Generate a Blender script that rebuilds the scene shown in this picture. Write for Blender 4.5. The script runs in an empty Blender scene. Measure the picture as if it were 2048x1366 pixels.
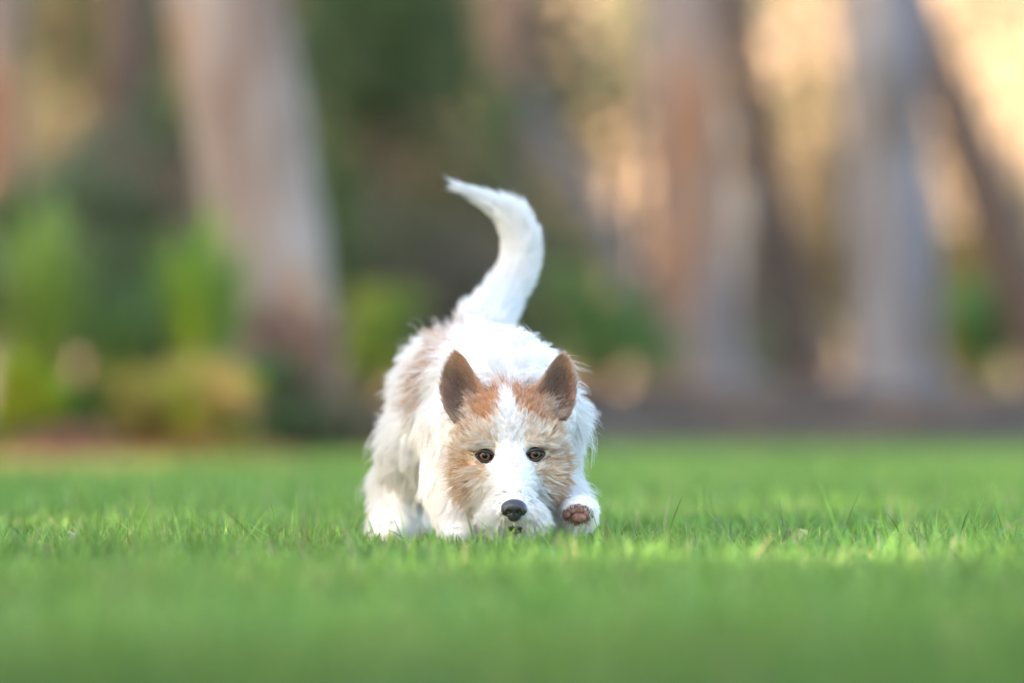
import bpy, bmesh, math
import numpy as np
from mathutils import Vector, kdtree

rng = np.random.default_rng(7)
S = bpy.context.scene
COL = S.collection
R = math.radians

# ---------------------------------------------------------------- camera, sky, sun, exposure
CAM_H, FOC = 0.15, 6.085
PXA = 36.0 / 200.0 / 2048.0                 # angle of one photo pixel
def W(px, py, y):                           # a spot seen in the photo, put at the distance y where it stands
    return np.array([(px - 1024) * PXA * y, y, CAM_H + (820 - py) * PXA * y])

cam = bpy.data.cameras.new('camera'); cam_o = bpy.data.objects.new('camera', cam); COL.objects.link(cam_o)
cam.sensor_width = 36; cam.lens = 200; cam.clip_start = 0.05; cam.clip_end = 2000
cam_o.location = (0, 0, CAM_H); cam_o.rotation_euler = (R(90) + (820 - 683) * PXA, 0, 0)
cam.dof.use_dof = True; cam.dof.focus_distance = FOC; cam.dof.aperture_fstop = 2.8
S.camera = cam_o

SUN_DIR = Vector((-0.80, -0.50, 0.30)).normalized()     # towards the sun: low, behind the camera to the left
w = bpy.data.worlds.new('World'); S.world = w; w.use_nodes = True
nt = w.node_tree; bg = nt.nodes['Background']
sky = nt.nodes.new('ShaderNodeTexSky'); sky.sky_type = 'NISHITA'; sky.sun_disc = False
sky.sun_elevation = math.asin(SUN_DIR.z); sky.sun_rotation = math.atan2(SUN_DIR.x, SUN_DIR.y)
sky.air_density = 1.0; sky.dust_density = 4.0; sky.ozone_density = 1.0
nt.links.new(sky.outputs[0], bg.inputs[0]); bg.inputs[1].default_value = 0.15
sl = bpy.data.lights.new('sun', 'SUN'); sl.energy = 2.0; sl.angle = R(0.55); sl.color = (1.0, 0.80, 0.62)
so = bpy.data.objects.new('sun', sl); COL.objects.link(so); so.rotation_euler = SUN_DIR.to_track_quat('Z', 'Y').to_euler()
so.location = (-30, -20, 15)
vs = S.view_settings; vs.view_transform = 'Standard'; vs.look = 'None'; vs.gamma = 1.0; vs.use_curve_mapping = False
vs.exposure = 2.95
S.cycles.use_denoising = True
S.cycles.max_bounces = 8; S.cycles.transparent_max_bounces = 4
S.cycles_curves.shape = 'RIBBONS'

# ---------------------------------------------------------------- helpers
def tag(o, label=None, cat=None, group=None, kind=None):
    for k, v in (('label', label), ('category', cat), ('group', group), ('kind', kind)):
        if v: o[k] = v
    return o
def empty(name, loc=(0, 0, 0)):
    o = bpy.data.objects.new(name, None); o.location = loc; o.empty_display_size = 0.1; COL.objects.link(o); return o
def mesh_obj(name, V, F, mat, parent=None, smooth=True, loc=None, cols=None):
    """V (n,3); F (m,k) array or list of arrays. V is in the parent's space."""
    me = bpy.data.meshes.new(name); V = np.asarray(V, np.float32)
    Fs = F if isinstance(F, list) else [F]
    Fs = [np.asarray(f, np.int32) for f in Fs if len(f)]
    nl = sum(f.size for f in Fs); nf = sum(len(f) for f in Fs)
    me.vertices.add(len(V)); me.vertices.foreach_set('co', V.ravel())
    me.loops.add(nl); me.loops.foreach_set('vertex_index', np.concatenate([f.ravel() for f in Fs]))
    me.polygons.add(nf)
    tot = np.concatenate([np.full(len(f), f.shape[1], np.int32) for f in Fs])
    me.polygons.foreach_set('loop_start', np.concatenate([[0], np.cumsum(tot)[:-1]]).astype(np.int32))
    me.polygons.foreach_set('loop_total', tot)
    me.polygons.foreach_set('use_smooth', np.full(nf, bool(smooth)))
    me.update(calc_edges=True)
    if cols is not None:
        a = me.attributes.new('col', 'FLOAT_COLOR', 'POINT')
        c = np.ones((len(V), 4), np.float32); c[:, :3] = cols; a.data.foreach_set('color', c.ravel())
    me.validate()
    if mat: me.materials.append(mat)
    o = bpy.data.objects.new(name, me); COL.objects.link(o)
    if parent: o.parent = parent
    if loc is not None: o.location = loc
    return o
def new_mat(name):
    m = bpy.data.materials.new(name); m.use_nodes = True
    n = m.node_tree.nodes; n.clear(); out = n.new('ShaderNodeOutputMaterial')
    return m, n, m.node_tree.links, out
def princ(n, l, out, rough=0.8, spec=0.3):
    p = n.new('ShaderNodeBsdfPrincipled'); p.inputs['Roughness'].default_value = rough
    p.inputs['Specular IOR Level'].default_value = spec; l.new(p.outputs[0], out.inputs[0]); return p
def ramp(n, l, fac, stops):
    r = n.new('ShaderNodeValToRGB'); e = r.color_ramp.elements
    while len(e) < len(stops): e.new(0.5)
    for i, (p, c) in enumerate(stops): e[i].position = p; e[i].color = (*c, 1)
    l.new(fac, r.inputs[0]); return r
def noise(n, l, scale, detail=4, vec=None, rough=0.55):
    t = n.new('ShaderNodeTexNoise'); t.inputs['Scale'].default_value = scale; t.inputs['Detail'].default_value = detail
    t.inputs['Roughness'].default_value = rough
    if vec: l.new(vec, t.inputs['Vector'])
    return t
def objco(n, l, scale=(1, 1, 1)):
    c = n.new('ShaderNodeTexCoord'); m = n.new('ShaderNodeMapping'); m.inputs['Scale'].default_value = scale
    l.new(c.outputs['Object'], m.inputs[0]); return m.outputs[0]
def mat_noise(name, stops, scale=4, stretch=(1, 1, 1), rough=0.85, bump=0.3, bscale=30, spec=0.2):
    m, n, l, out = new_mat(name); p = princ(n, l, out, rough, spec); v = objco(n, l, stretch)
    t = noise(n, l, scale, 5, v); r = ramp(n, l, t.outputs['Fac'], stops); l.new(r.outputs[0], p.inputs['Base Color'])
    b = n.new('ShaderNodeBump'); b.inputs['Strength'].default_value = bump; b.inputs['Distance'].default_value = 0.01
    t2 = noise(n, l, bscale, 4, v); l.new(t2.outputs['Fac'], b.inputs['Height']); l.new(b.outputs[0], p.inputs['Normal'])
    return m
def mat_leaf(name, tint=(1, 1, 1), trans=0.35, rough=0.5):
    """two-sided leaf with per-vertex colour 'col'"""
    m, n, l, out = new_mat(name)
    a = n.new('ShaderNodeAttribute'); a.attribute_name = 'col'
    mx = n.new('ShaderNodeMix'); mx.data_type = 'RGBA'; mx.blend_type = 'MULTIPLY'; mx.inputs[0].default_value = 1
    l.new(a.outputs['Color'], mx.inputs[6]); mx.inputs[7].default_value = (*tint, 1)
    p = n.new('ShaderNodeBsdfPrincipled'); p.inputs['Roughness'].default_value = rough; p.inputs['Specular IOR Level'].default_value = 0.15
    l.new(mx.outputs[2], p.inputs['Base Color'])
    t = n.new('ShaderNodeBsdfTranslucent'); l.new(mx.outputs[2], t.inputs['Color'])
    s = n.new('ShaderNodeMixShader'); s.inputs[0].default_value = trans
    l.new(p.outputs[0], s.inputs[1]); l.new(t.outputs[0], s.inputs[2]); l.new(s.outputs[0], out.inputs[0])
    return m
def nrm(v): return v / np.maximum(np.linalg.norm(v, axis=-1, keepdims=True), 1e-9)
def sstep(a, b, x): t = np.clip((x - a) / (b - a), 0, 1); return t * t * (3 - 2 * t)
def vnoise(P, f, seed=0):
    """cheap smooth pseudo-noise in -1..1 from a few sines"""
    r = np.random.default_rng(seed); o = 0
    for _ in range(5):
        k = r.normal(size=3); k /= np.linalg.norm(k)
        o = o + np.sin((P @ k) * f * r.uniform(0.6, 1.6) + r.uniform(0, 6.28))
    return o / 3.0

# ---------------------------------------------------------------- ground: lawn sheet, planted bed, far bank
def edge_y(x): return 15.0 + 5.6 * sstep(-1.3, 0.5, x) + 0.25 * np.sin(x * 1.7)
def bed_h(x, y):
    d = y - edge_y(x)
    h = -0.03 + (0.13 + 0.12 * sstep(-1.3, .3, x)) * sstep(-0.15, 2.2, d) + 0.02 * np.sin(x * 3.1 + y) * sstep(0, 1, d)
    return h
mat_lawn = mat_noise('lawn_soil', [(0.3, (0.035, 0.06, 0.018)), (0.55, (0.06, 0.11, 0.025)), (0.8, (0.10, 0.15, 0.04))], 6, bump=0.6, bscale=120)
Vl = np.array([[-400, -60, 0], [400, -60, 0], [400, 500, 0], [-400, 500, 0]])
tag(mesh_obj('lawn', Vl, np.array([[0, 1, 2, 3]]), mat_lawn), kind='structure')
xs = np.linspace(-16, 16, 161); ys = np.linspace(14.5, 46, 160)
X, Y = np.meshgrid(xs, ys, indexing='ij'); Z = bed_h(X, Y) + rng.normal(0, 0.006, X.shape)
Z[:, -1] = -0.06; Z[0] = -0.06; Z[-1] = -0.06
def grid_faces(a, b):
    i, j = np.meshgrid(np.arange(a - 1), np.arange(b - 1), indexing='ij'); q = (i * b + j).ravel()
    return np.stack([q, q + b, q + b + 1, q + 1], 1)
mat_bed = mat_noise('bark_mulch', [(0.3, (0.022, 0.017, 0.012)), (0.5, (0.044, 0.033, 0.022)), (0.7, (0.085, 0.056, 0.032))], 3.5, bump=0.8, bscale=60)
tag(mesh_obj('garden_bed', np.stack([X, Y, Z], -1).reshape(-1, 3), grid_faces(161, 160), mat_bed), kind='structure')
xs = np.linspace(-60, 60, 121); ys = np.linspace(48, 120, 73)
X, Y = np.meshgrid(xs, ys, indexing='ij')
Z = -0.3 + 9 * sstep(48, 80, Y + 3 * np.sin(X * 0.11)) + 5 * sstep(80, 120, Y) + 0.25 * np.sin(X * 0.5) * np.sin(Y * 0.37)
mat_hill = mat_noise('dry_grass_bank', [(0.38, (0.12, 0.085, 0.055)), (0.48, (0.27, 0.18, 0.11)), (0.60, (0.38, 0.26, 0.155))], 0.7, bump=0.5, bscale=8)
tag(mesh_obj('hill', np.stack([X, Y, Z], -1).reshape(-1, 3), grid_faces(121, 73), mat_hill), kind='structure')

# ---------------------------------------------------------------- vegetation builders
def tube(path, rad, seg=14, wob=0.0, seed=0):
    path = np.asarray(path, float); rad = np.asarray(rad, float); n = len(path)
    t = nrm(np.gradient(path, axis=0)); ref = np.array([0.0, 1, 0.05])
    a = nrm(np.cross(t, ref)); b = np.cross(t, a)
    th = np.linspace(0, 2 * np.pi, seg, endpoint=False)
    V = path[:, None] + (np.cos(th)[None, :, None] * a[:, None] + np.sin(th)[None, :, None] * b[:, None]) * rad[:, None, None]
    if wob:
        c = V - path[:, None]; V = path[:, None] + c * (1 + wob * vnoise(V.reshape(-1, 3), 9, seed).reshape(n, seg, 1))
    V = V.reshape(-1, 3)
    i, j = np.meshgrid(np.arange(n - 1), np.arange(seg), indexing='ij')
    q = np.stack([i * seg + j, i * seg + (j + 1) % seg, (i + 1) * seg + (j + 1) % seg, (i + 1) * seg + j], -1).reshape(-1, 4)
    V = np.vstack([V, path[:1], path[-1:]]); m = len(V)
    e0 = np.stack([np.full(seg, m - 2), (np.arange(seg) + 1) % seg, np.arange(seg)], 1)
    e1 = np.stack([np.full(seg, m - 1), (n - 1) * seg + np.arange(seg), (n - 1) * seg + (np.arange(seg) + 1) % seg], 1)
    return V, q, np.vstack([e0, e1])
def join(parts):
    Vs, Q, T, o = [], [], [], 0
    for V, q, t in parts:
        Vs.append(V); Q.append(q + o); T.append(t + o); o += len(V)
    return np.vstack(Vs), [np.vstack(Q), np.vstack(T)]
def smooth_path(pts, n):
    pts = np.asarray(pts, float); u = np.linspace(0, 1, len(pts)); k = np.linspace(0, 1, n)
    P = np.stack([np.interp(k, u, pts[:, i]) for i in range(pts.shape[1])], 1)
    for _ in range(max(2, n // len(pts))):
        P[1:-1] = 0.25 * P[:-2] + 0.5 * P[1:-1] + 0.25 * P[2:]
    return P
def leaf_quads(C, length, width, seed, up=0.0, droop=0.0):
    """folded diamond leaves (4 tris) at centres C, random facing"""
    r = np.random.default_rng(seed); n = len(C)
    d = r.normal(size=(n, 3)); d[:, 2] += up - droop; d = nrm(d)
    s = nrm(np.cross(d, r.normal(size=(n, 3)))); k = np.cross(d, s)
    L = length * r.uniform(0.6, 1.3, (n, 1)); Wd = width * r.uniform(0.7, 1.3, (n, 1))
    V = np.stack([C - d * L / 2, C + s * Wd / 2 + k * Wd * 0.2, C + d * L / 2, C - s * Wd / 2 + k * Wd * 0.2], 1).reshape(-1, 3)
    q = np.arange(n)[:, None] * 4
    F = np.vstack([q + [0, 1, 2], q + [0, 2, 3]])
    return V, F
def leaf_colours(n, cols, seed, per=4, var=0.25):
    r = np.random.default_rng(seed); cols = np.asarray(cols, float)
    c = cols[r.integers(0, len(cols), n)] * r.uniform(1 - var, 1 + var, (n, 1))
    return np.repeat(c, per, 0)
def clumped(n, centres, radii, seed):
    r = np.random.default_rng(seed); k = r.integers(0, len(centres), n)
    d = nrm(r.normal(size=(n, 3))) * (r.uniform(0.15, 1, (n, 1)) ** 0.45)
    return np.asarray(centres)[k] + d * np.asarray(radii)[k]
mat_foliage = mat_leaf('foliage')
DARK = [(0.07, 0.11, 0.045), (0.10, 0.15, 0.06), (0.16, 0.19, 0.11), (0.19, 0.155, 0.105), (.22, .16, .10)]
GUM = [(0.07, 0.11, 0.05), (0.10, 0.13, 0.06), (0.06, 0.09, 0.05)]

def bark(name, stops, scale=2.2):
    return mat_noise(name, stops, scale, (1.6, 1.6, 0.45), rough=0.8, bump=0.4, bscale=14)
def tree(name, label, base, pts, rads, mat, seed, crown_z=5.5, crown_r=2.0, n_leaf=900, cols=GUM, cat='tree', group=None, roots=True):
    """pts: trunk axis in world space from the base up; the trunk goes on above the picture to limbs and a crown"""
    base = np.asarray(base, float); t = tag(empty(name, base), label, cat, group)
    r = np.random.default_rng(seed)
    pts = np.asarray(pts, float) - base; P = smooth_path(np.column_stack([pts, rads]), 30)
    parts = [tube(P[:, :3], P[:, 3], 16, 0.07, seed)]
    top = P[-1, :3]; rt = P[-1, 3]; tips = []
    for k in range(5):
        a = r.uniform(0, 6.28); e = top + np.array([math.cos(a) * crown_r * 0.7, math.sin(a) * crown_r * 0.7, crown_r * r.uniform(0.5, 1.1)])
        start = P[-1 - int(k % 3) * 2, :3]
        mid = (start + e) / 2 + r.normal(0, 0.15, 3)
        lp = smooth_path([start, mid, e], 9); parts.append(tube(lp, np.linspace(rt * 0.6, rt * 0.12, 9), 8)); tips.append(e)
    if roots:
        for k in range(5):
            a = k * 1.257 + r.uniform(-.3, .3); r0 = rads[0] * .8
            lp = smooth_path([[0, 0, r0 * 1.3], [math.cos(a) * r0 * 1.1, math.sin(a) * r0 * 1.1, r0 * .35], [math.cos(a) * r0 * 2.0, math.sin(a) * r0 * 2.0, -0.06]], 8)
            parts.append(tube(lp, np.linspace(r0 * .55, r0 * .2, 8), 8))
    V, F = join(parts); mesh_obj('trunk', V, F, mat, t)
    cen = np.array(tips + [top + [0, 0, crown_r * .7]] + [e + r.normal(0, crown_r * .35, 3) for e in tips])
    C = clumped(n_leaf, cen, r.uniform(.35, .6, len(cen))[:, None] * crown_r, seed)
    C[:, 2] = np.maximum(C[:, 2], 2.6)
    V, F = leaf_quads(C, 0.16, 0.05, seed, droop=0.8)
    mesh_obj('crown', V, F, mat_foliage, t, False, cols=leaf_colours(n_leaf, cols, seed))
    return t

# the trees that stand in the bed ---------------------------------------------------
bk_pink = bark('bark_pinkish', [(0.34, (0.22, 0.14, 0.105)), (0.43, (0.29, 0.215, 0.175)), (0.54, (0.36, 0.29, 0.25)), (0.64, (0.40, 0.205, 0.10))])
bk_grey = bark('bark_blue_grey', [(0.35, (0.10, 0.088, 0.08)), (0.5, (0.165, 0.165, 0.185)), (0.65, (0.15, 0.125, 0.105))])
bk_orange = bark('bark_orange', [(0.36, (0.33, 0.17, 0.095)), (0.46, (0.32, 0.205, 0.145)), (0.54, (0.23, 0.19, 0.175)), (0.66, (0.17, 0.15, 0.145))])
bk_dark = bark('bark_dark_brown', [(0.3, (0.07, 0.05, 0.04)), (0.55, (0.12, 0.085, 0.065)), (0.8, (0.20, 0.11, 0.06))])
bk_mid = bark('bark_mid_grey', [(0.3, (0.07, 0.065, 0.065)), (0.55, (0.11, 0.11, 0.115)), (0.8, (0.14, 0.115, 0.10))])
bk_pale = bark('bark_pale', [(0.46, (0.07, 0.058, 0.045)), (0.52, (0.14, 0.125, 0.11)), (0.58, (0.33, 0.32, 0.31))], 3.6)
def trunk_from(spots, y, top_z=5.0, wpx=None):
    """spots: (px, py, width_px) in the photo from low to high -> axis points and radii at distance y, carried on to top_z"""
    P = [W(a, b, y) for a, b, _ in spots]; rr = [c * PXA * y / 2 for _, _, c in spots]
    base = P[0].copy(); base[2] = float(bed_h(base[0], base[1])) - 0.05
    P = [base] + P; rr = [rr[0] * 1.12] + rr
    d = P[-1] - P[-2]; d = d / max(d[2], 0.05); rise = top_z - P[-1][2]
    P += [P[-1] + d * rise * .45, P[-1] + d * rise * .45 * 1.0 + np.array([d[0] * .3, 0, 1]) * rise * .55]
    rr += [rr[-1] * .85, rr[-1] * .6]
    return base, P, rr
def gum(name, label, spots, y, mat, seed, **kw):
    b, P, r_ = trunk_from(spots, y); return tree(name, label, b, P, r_, mat, seed, **kw)
gum('gum_tree', 'thick pale pinkish trunk leaning left behind the strappy plants', [(560, 690, 235), (528, 560, 250), (515, 400, 245), (485, 200, 232), (448, 0, 225)], 18.2, bk_pink, 1)
gum('gum_tree', 'broad straight blue-grey trunk, thickest of those to the right of the dog', [(1790, 790, 192), (1785, 640, 180), (1775, 400, 178), (1770, 200, 175), (1765, 0, 180)], 26.2, bk_grey, 2)
gum('gum_tree', 'orange-barked trunk fading to mauve grey, nearest to the right of the tail', [(1400, 800, 200), (1385, 600, 160), (1375, 400, 150), (1368, 200, 150), (1360, 0, 150)], 27.0, bk_orange, 3)
gum('gum_tree', 'thin dark curved trunk between the orange trunk and the broad grey one', [(1625, 780, 110), (1590, 600, 85), (1545, 400, 75), (1495, 200, 80), (1465, 0, 80)], 27.6, bk_dark, 4)
gum('gum_tree', 'dark brown trunk leaning left across the right edge of the picture', [(2120, 760, 150), (2040, 560, 130), (1975, 380, 115), (1905, 200, 95), (1850, 60, 80)], 28.5, bk_dark, 5)
gum('gum_tree', 'pale whitish trunk standing far behind the thin dark curved trunk', [(1520, 780, 95), (1510, 640, 95), (1495, 400, 85), (1490, 250, 80), (1480, 0, 75)], 34, bk_pale, 6)
gum('gum_tree', 'grey trunk leaning left just right of the dog\'s raised tail', [(1310, 760, 80), (1250, 520, 66), (1165, 390, 62), (1075, 260, 58), (1010, 60, 55)], 36, bk_mid, 7)
gum('gum_tree', 'reddish brown trunk behind the dark shrubs above the tail', [(1010, 640, 120), (1010, 400, 110), (1020, 200, 105), (1025, 0, 100)], 33, bk_dark, 8)
gum('gum_tree', 'orange lit trunk at the far left edge of the picture', [(-10, 640, 110), (-5, 400, 95), (0, 200, 90), (5, 0, 85)], 26, bk_orange, 9)
gum('gum_tree', 'dim brown trunk between the left edge and the thick pinkish trunk', [(240, 640, 130), (245, 400, 120), (250, 200, 110), (255, 0, 110)], 25, bk_dark, 10)

# shrubs -------------------------------------------------------------------------------
mat_stem = mat_noise('stem', [(0.3, (0.08, 0.055, 0.04)), (0.7, (0.15, 0.11, 0.08))], 6)
def shrub(name, label, px, y, wd, ht, cols, seed, n=2600, leaf=(0.09, 0.035), cat='shrub', group=None, z0=0.0):
    r = np.random.default_rng(seed); x = (px - 1024) * PXA * y
    t = tag(empty(name, (x, y, float(bed_h(x, y)) - 0.02)), label, cat, group)
    k = 11; cen, parts = [], []
    for i in range(k):
        a = r.uniform(0, 6.28); q = r.uniform(0, 1) ** .6
        e = np.array([math.cos(a) * q * wd * .36, math.sin(a) * q * wd * .3, ht * r.uniform(.22, .85)]); cen.append(e)
        lp = smooth_path([[0, 0, 0], e * [.4, .4, .5], e], 6); parts.append(tube(lp, np.linspace(.02, .006, 6) * (.5 + ht * .35), 6))
    V, F = join(parts); mesh_obj('stem', V, F, mat_stem, t)
    cen = np.array(cen); rad = np.stack([r.uniform(.22, .34, k) * wd, r.uniform(.22, .34, k) * wd, r.uniform(.14, .26, k) * ht], 1)
    C = clumped(n, cen, rad, seed); C[:, 2] = np.maximum(C[:, 2], 0.03 + z0)
    V, F = leaf_quads(C, leaf[0], leaf[1], seed, up=.3)
    mesh_obj('foliage', V, F, mat_foliage, t, False, cols=leaf_colours(n, cols, seed))
    return t
GREEN = [(0.05, 0.13, 0.03), (0.08, 0.19, 0.05), (0.06, 0.15, 0.04)]
BRIGHT = [(.30, .36, .02), (.42, .42, .04), (.24, .34, .04)]
LIME = [(0.22, 0.30, 0.04), (0.30, 0.34, 0.06), (0.16, 0.26, 0.04)]
OCHRE = [(0.55, 0.37, 0.10), (0.50, 0.36, 0.14), (0.40, 0.34, 0.08)]
shrub('shrub', 'tall dark green shrub right beside the thick pinkish trunk', 740, 25.5, 1.1, 2.6, DARK + GREEN, 21, 4200)
shrub('shrub', 'dark green shrub filling the gap straight behind the tail tip', 900, 26.5, 1.2, 2.4, DARK + GREEN + [(.13, .22, .05)], 22, 4200)
shrub('shrub', 'olive shrub between the tail and the leaning grey trunk', 1060, 29, .8, 1.0, DARK + [(0.12, .12, .06)], 23, 1800)
shrub('shrub', 'dark shrub at the far left behind the strappy plants', 120, 23, 1.3, 1.25, DARK + [(0.10, 0.09, .06)], 24, 3200)
shrub('shrub', 'dark grey-green shrub just left of the thick pinkish trunk', 330, 23.5, .8, 1.5, DARK + [(0.09, 0.09, .07)], 25, 2600)
shrub('shrub', 'small yellow-green bush between the pinkish trunk and the dog\'s back', 745, 21.5, .42, .48, LIME, 26, 900, (.06, .025))
shrub('shrub', 'fresh green bush just right of the dog\'s back and tail root', 1200, 25, .75, .62, GREEN + [(.14, .26, .07), (.16, .24, .08)], 27, 1000, (.07, .03))
shrub('shrub', 'light green bush between the grey trunk and the right edge', 1965, 30, .5, .62, GREEN + [(.12, .28, .1)], 28, 1000, (.07, .03))
shrub('shrub', 'ochre yellow low bush between the two strappy clumps', 310, 16.2, .38, .28, OCHRE, 29, 900, (.05, .02))
shrub('shrub', 'low rust-orange plant at the foot of the strappy clump near the pinkish trunk', 410, 15.7, .34, .12, [(.34, .16, .05), (.28, .14, .06)], 30, 500, (.05, .02))
shrub('shrub', 'low pinkish red plant at the lawn edge on the far left', 110, 15.6, .3, .11, [(.36, .16, .12), (.30, .17, .10)], 31, 450, (.05, .02))
shrub('shrub', 'small dark green bush at the foot of the thin curved trunk', 1600, 28.6, .5, .5, DARK, 32, 900, (.06, .025))
shrub('shrub', 'bright yellow-green low plant under the far left strappy clump', 65, 15.9, .26, .34, BRIGHT, 38, 900, (.07, .02))
shrub('shrub', 'bright yellow-green low plant under the strappy clump by the pinkish trunk', 445, 15.9, .30, .32, BRIGHT + OCHRE, 39, 900, (.07, .02))
shrub('shrub', 'low dull green bush hiding the foot of the pinkish trunk', 600, 17.0, .42, .34, [(.09, .18, .06), (.14, .22, .08), (.2, .15, .09), (.16, .13, .08)], 33, 1200, (.06, .025))
shrub('shrub', 'reddish brown twiggy bush against the base of the pinkish trunk', 560, 17.6, .38, .48, [(.30, .18, .13), (.25, .16, .12), (.34, .20, .15)], 34, 700, (.05, .02))
shrub('shrub', 'low brown-green bush at the bed edge just left of the dog\'s flank', 690, 17.8, .36, .16, [(.14, .11, .06), (.10, .13, .05)], 35, 600, (.05, .02))
shrub('shrub', 'low green ground plant between the far left strappy clump and the ochre bush', 190, 16.3, .4, .2, GREEN + [(.2, .24, .05)], 36, 800, (.05, .02))
shrub('shrub', 'grey-brown twiggy bush under the dark shrubs left of the tail', 850, 24.0, .9, .9, [(.16, .13, .10), (.12, .11, .08), (.11, .13, .06)], 37, 1600, (.07, .03))
for i, (px, y, wd, ht, lab) in enumerate([(1170, 44, 1.6, 3.0, 'sunlit golden bush on the bank just right of the tail'),
        (1600, 45, 1.5, 2.9, 'sunlit yellow bush seen between thin dark trunk and broad grey trunk'),
        (1930, 43, 1.1, 1.3, 'sunlit cream-yellow bush under the leaning dark trunk')]):
    shrub('shrub', lab, px, y, wd, ht, [(0.26, .20, .06), (.30, .22, .10), (.22, .19, .05)], 40 + i, 1300, (.14, .06), group='sunlit bushes on the far bank')
for i, (px, y, wd, ht, lab) in enumerate([(60, 40, 4.0, 5.5, 'leftmost dark tree of the far stand behind the bed'),
        (420, 42, 4.2, 5.8, 'dark tree of the far stand hidden behind the pinkish trunk'),
        (800, 41, 3.6, 5.5, 'dark tree of the far stand above the tail tip')]):
    shrub('evergreen_tree', lab, px, y, wd, ht, DARK + [(.09, .08, .05)], 50 + i, 3300, (.22, .09), cat='tree', group='dark trees of the far stand')

# strappy plants -------------------------------------------------------------------------
def strappy(label, px, y, ht, spread, n, cols, seed):
    r = np.random.default_rng(seed); x = (px - 1024) * PXA * y
    t = tag(empty('strap_leaf_plant', (x, y, float(bed_h(x, y)) - .01)), label, 'plant', 'strap-leaved plants in front of the pinkish trunk')
    Vs, Fs, Cs = [], [], []; o = 0; ns = 7
    for i in range(n):
        a = r.uniform(0, 6.28); L = ht * r.uniform(.7, 1.15); sp = spread * r.uniform(.15, 1)
        u = np.linspace(0, 1, ns); rad = sp * u ** 1.6; z = L * (u - .28 * u ** 3 * (sp / spread))
        c = np.stack([math.cos(a) * (rad + .03), math.sin(a) * (rad + .03), z], 1)
        s = np.array([-math.sin(a), math.cos(a), 0]); wd = .016 * (1 - u ** 3) + .001
        Vs.append(np.stack([c - s * wd[:, None], c + np.array([0, 0, -.004]), c + s * wd[:, None]], 1).reshape(-1, 3))
        for k in range(ns - 1):
            b = o + k * 3
            Fs += [[b, b + 1, b + 4, b + 3], [b + 1, b + 2, b + 5, b + 4]]
        base = np.array(cols[r.integers(0, len(cols))]) * r.uniform(.75, 1.25)
        yel = np.array([.40, .38, .03])
        Cs.append(np.repeat(base[None] * u[:, None] ** .5 + yel[None] * (1 - u[:, None] ** .5), 3, 0)); o += ns * 3
    mesh_obj('strap_leaves', np.vstack(Vs), np.array(Fs), mat_foliage, t, True, cols=np.vstack(Cs))
for i, (px, y, wd, ht, lab) in enumerate([(1290, 43, 1.7, 4.6, 'loose olive tree on the bank behind the orange trunk'), (1500, 47, 1.5, 4.2, 'loose olive tree on the bank behind the pale far trunk'),
        (1720, 44, 1.8, 4.4, 'loose olive tree on the bank behind the broad grey trunk'), (1905, 47, 1.5, 3.4, 'loose olive tree on the bank between grey trunk and leaning trunk'), (2060, 44, 1.6, 4.0, 'loose olive tree on the bank at the right edge')]):
    shrub('olive_tree', lab, px, y, wd, ht, [(.16, .15, .07), (.12, .14, .06), (.24, .19, .09), (.20, .15, .10)], 150 + i, 480, (.18, .08), cat='tree', group='olive trees on the far bank')
strappy('strap-leaved plant with yellow leaf bases at the far left', 75, 16.3, .74, .24, 90, [(.19, .31, .06), (.24, .35, .05), (.26, .34, .13)], 61)
strappy('strap-leaved plant at the foot of the thick pinkish trunk', 400, 16.4, .72, .20, 90, [(.14, .28, .05), (.23, .37, .04), (.18, .29, .08)], 62)
strappy('darker strap-leaved plant between the yellow-based one and the pinkish trunk', 235, 17.8, .55, .35, 56, [(.07, .18, .07), (.09, .2, .07)], 63)
strappy('low strap-leaved plant right of the pinkish trunk', 610, 19.5, .28, .2, 36, [(.05, .15, .05), (.06, .17, .05)], 64)

# leaf litter on the bed
n = 2600; lx = rng.uniform(-4.5, 4.5, n); ly = edge_y(lx) + rng.uniform(.15, 7, n)
C = np.stack([lx, ly, bed_h(lx, ly) + .012], 1); Vq, Fq = leaf_quads(C, .09, .03, 71); Vq = Vq.reshape(-1, 4, 3); Vq[:, :, 2] = C[:, None, 2] + (Vq[:, :, 2] - C[:, None, 2]) * .35
tag(mesh_obj('leaf_litter', Vq.reshape(-1, 3), Fq, mat_foliage, None, False, cols=leaf_colours(n, [(.10, .06, .04), (.14, .08, .045), (.07, .05, .042), (.18, .11, .06)], 72)),
    'brown fallen leaves strewn over the planted bed', 'leaf litter', kind='stuff')

n = 2200; lx = rng.uniform(-2.4, -.3, n); ly = edge_y(lx) + rng.uniform(.02, .75, n)
C = np.stack([lx, ly, np.maximum(bed_h(lx, ly), 0) + .014], 1); Vq, Fq = leaf_quads(C, .06, .022, 73)
tag(mesh_obj('dry_straw', Vq, Fq, mat_foliage, None, False, cols=leaf_colours(n, [(.55, .33, .13), (.48, .24, .10), (.60, .42, .18), (.40, .18, .09)], 74)),
    'ochre straw and dead leaves along the lawn edge on the left', 'straw', kind='stuff')

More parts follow.
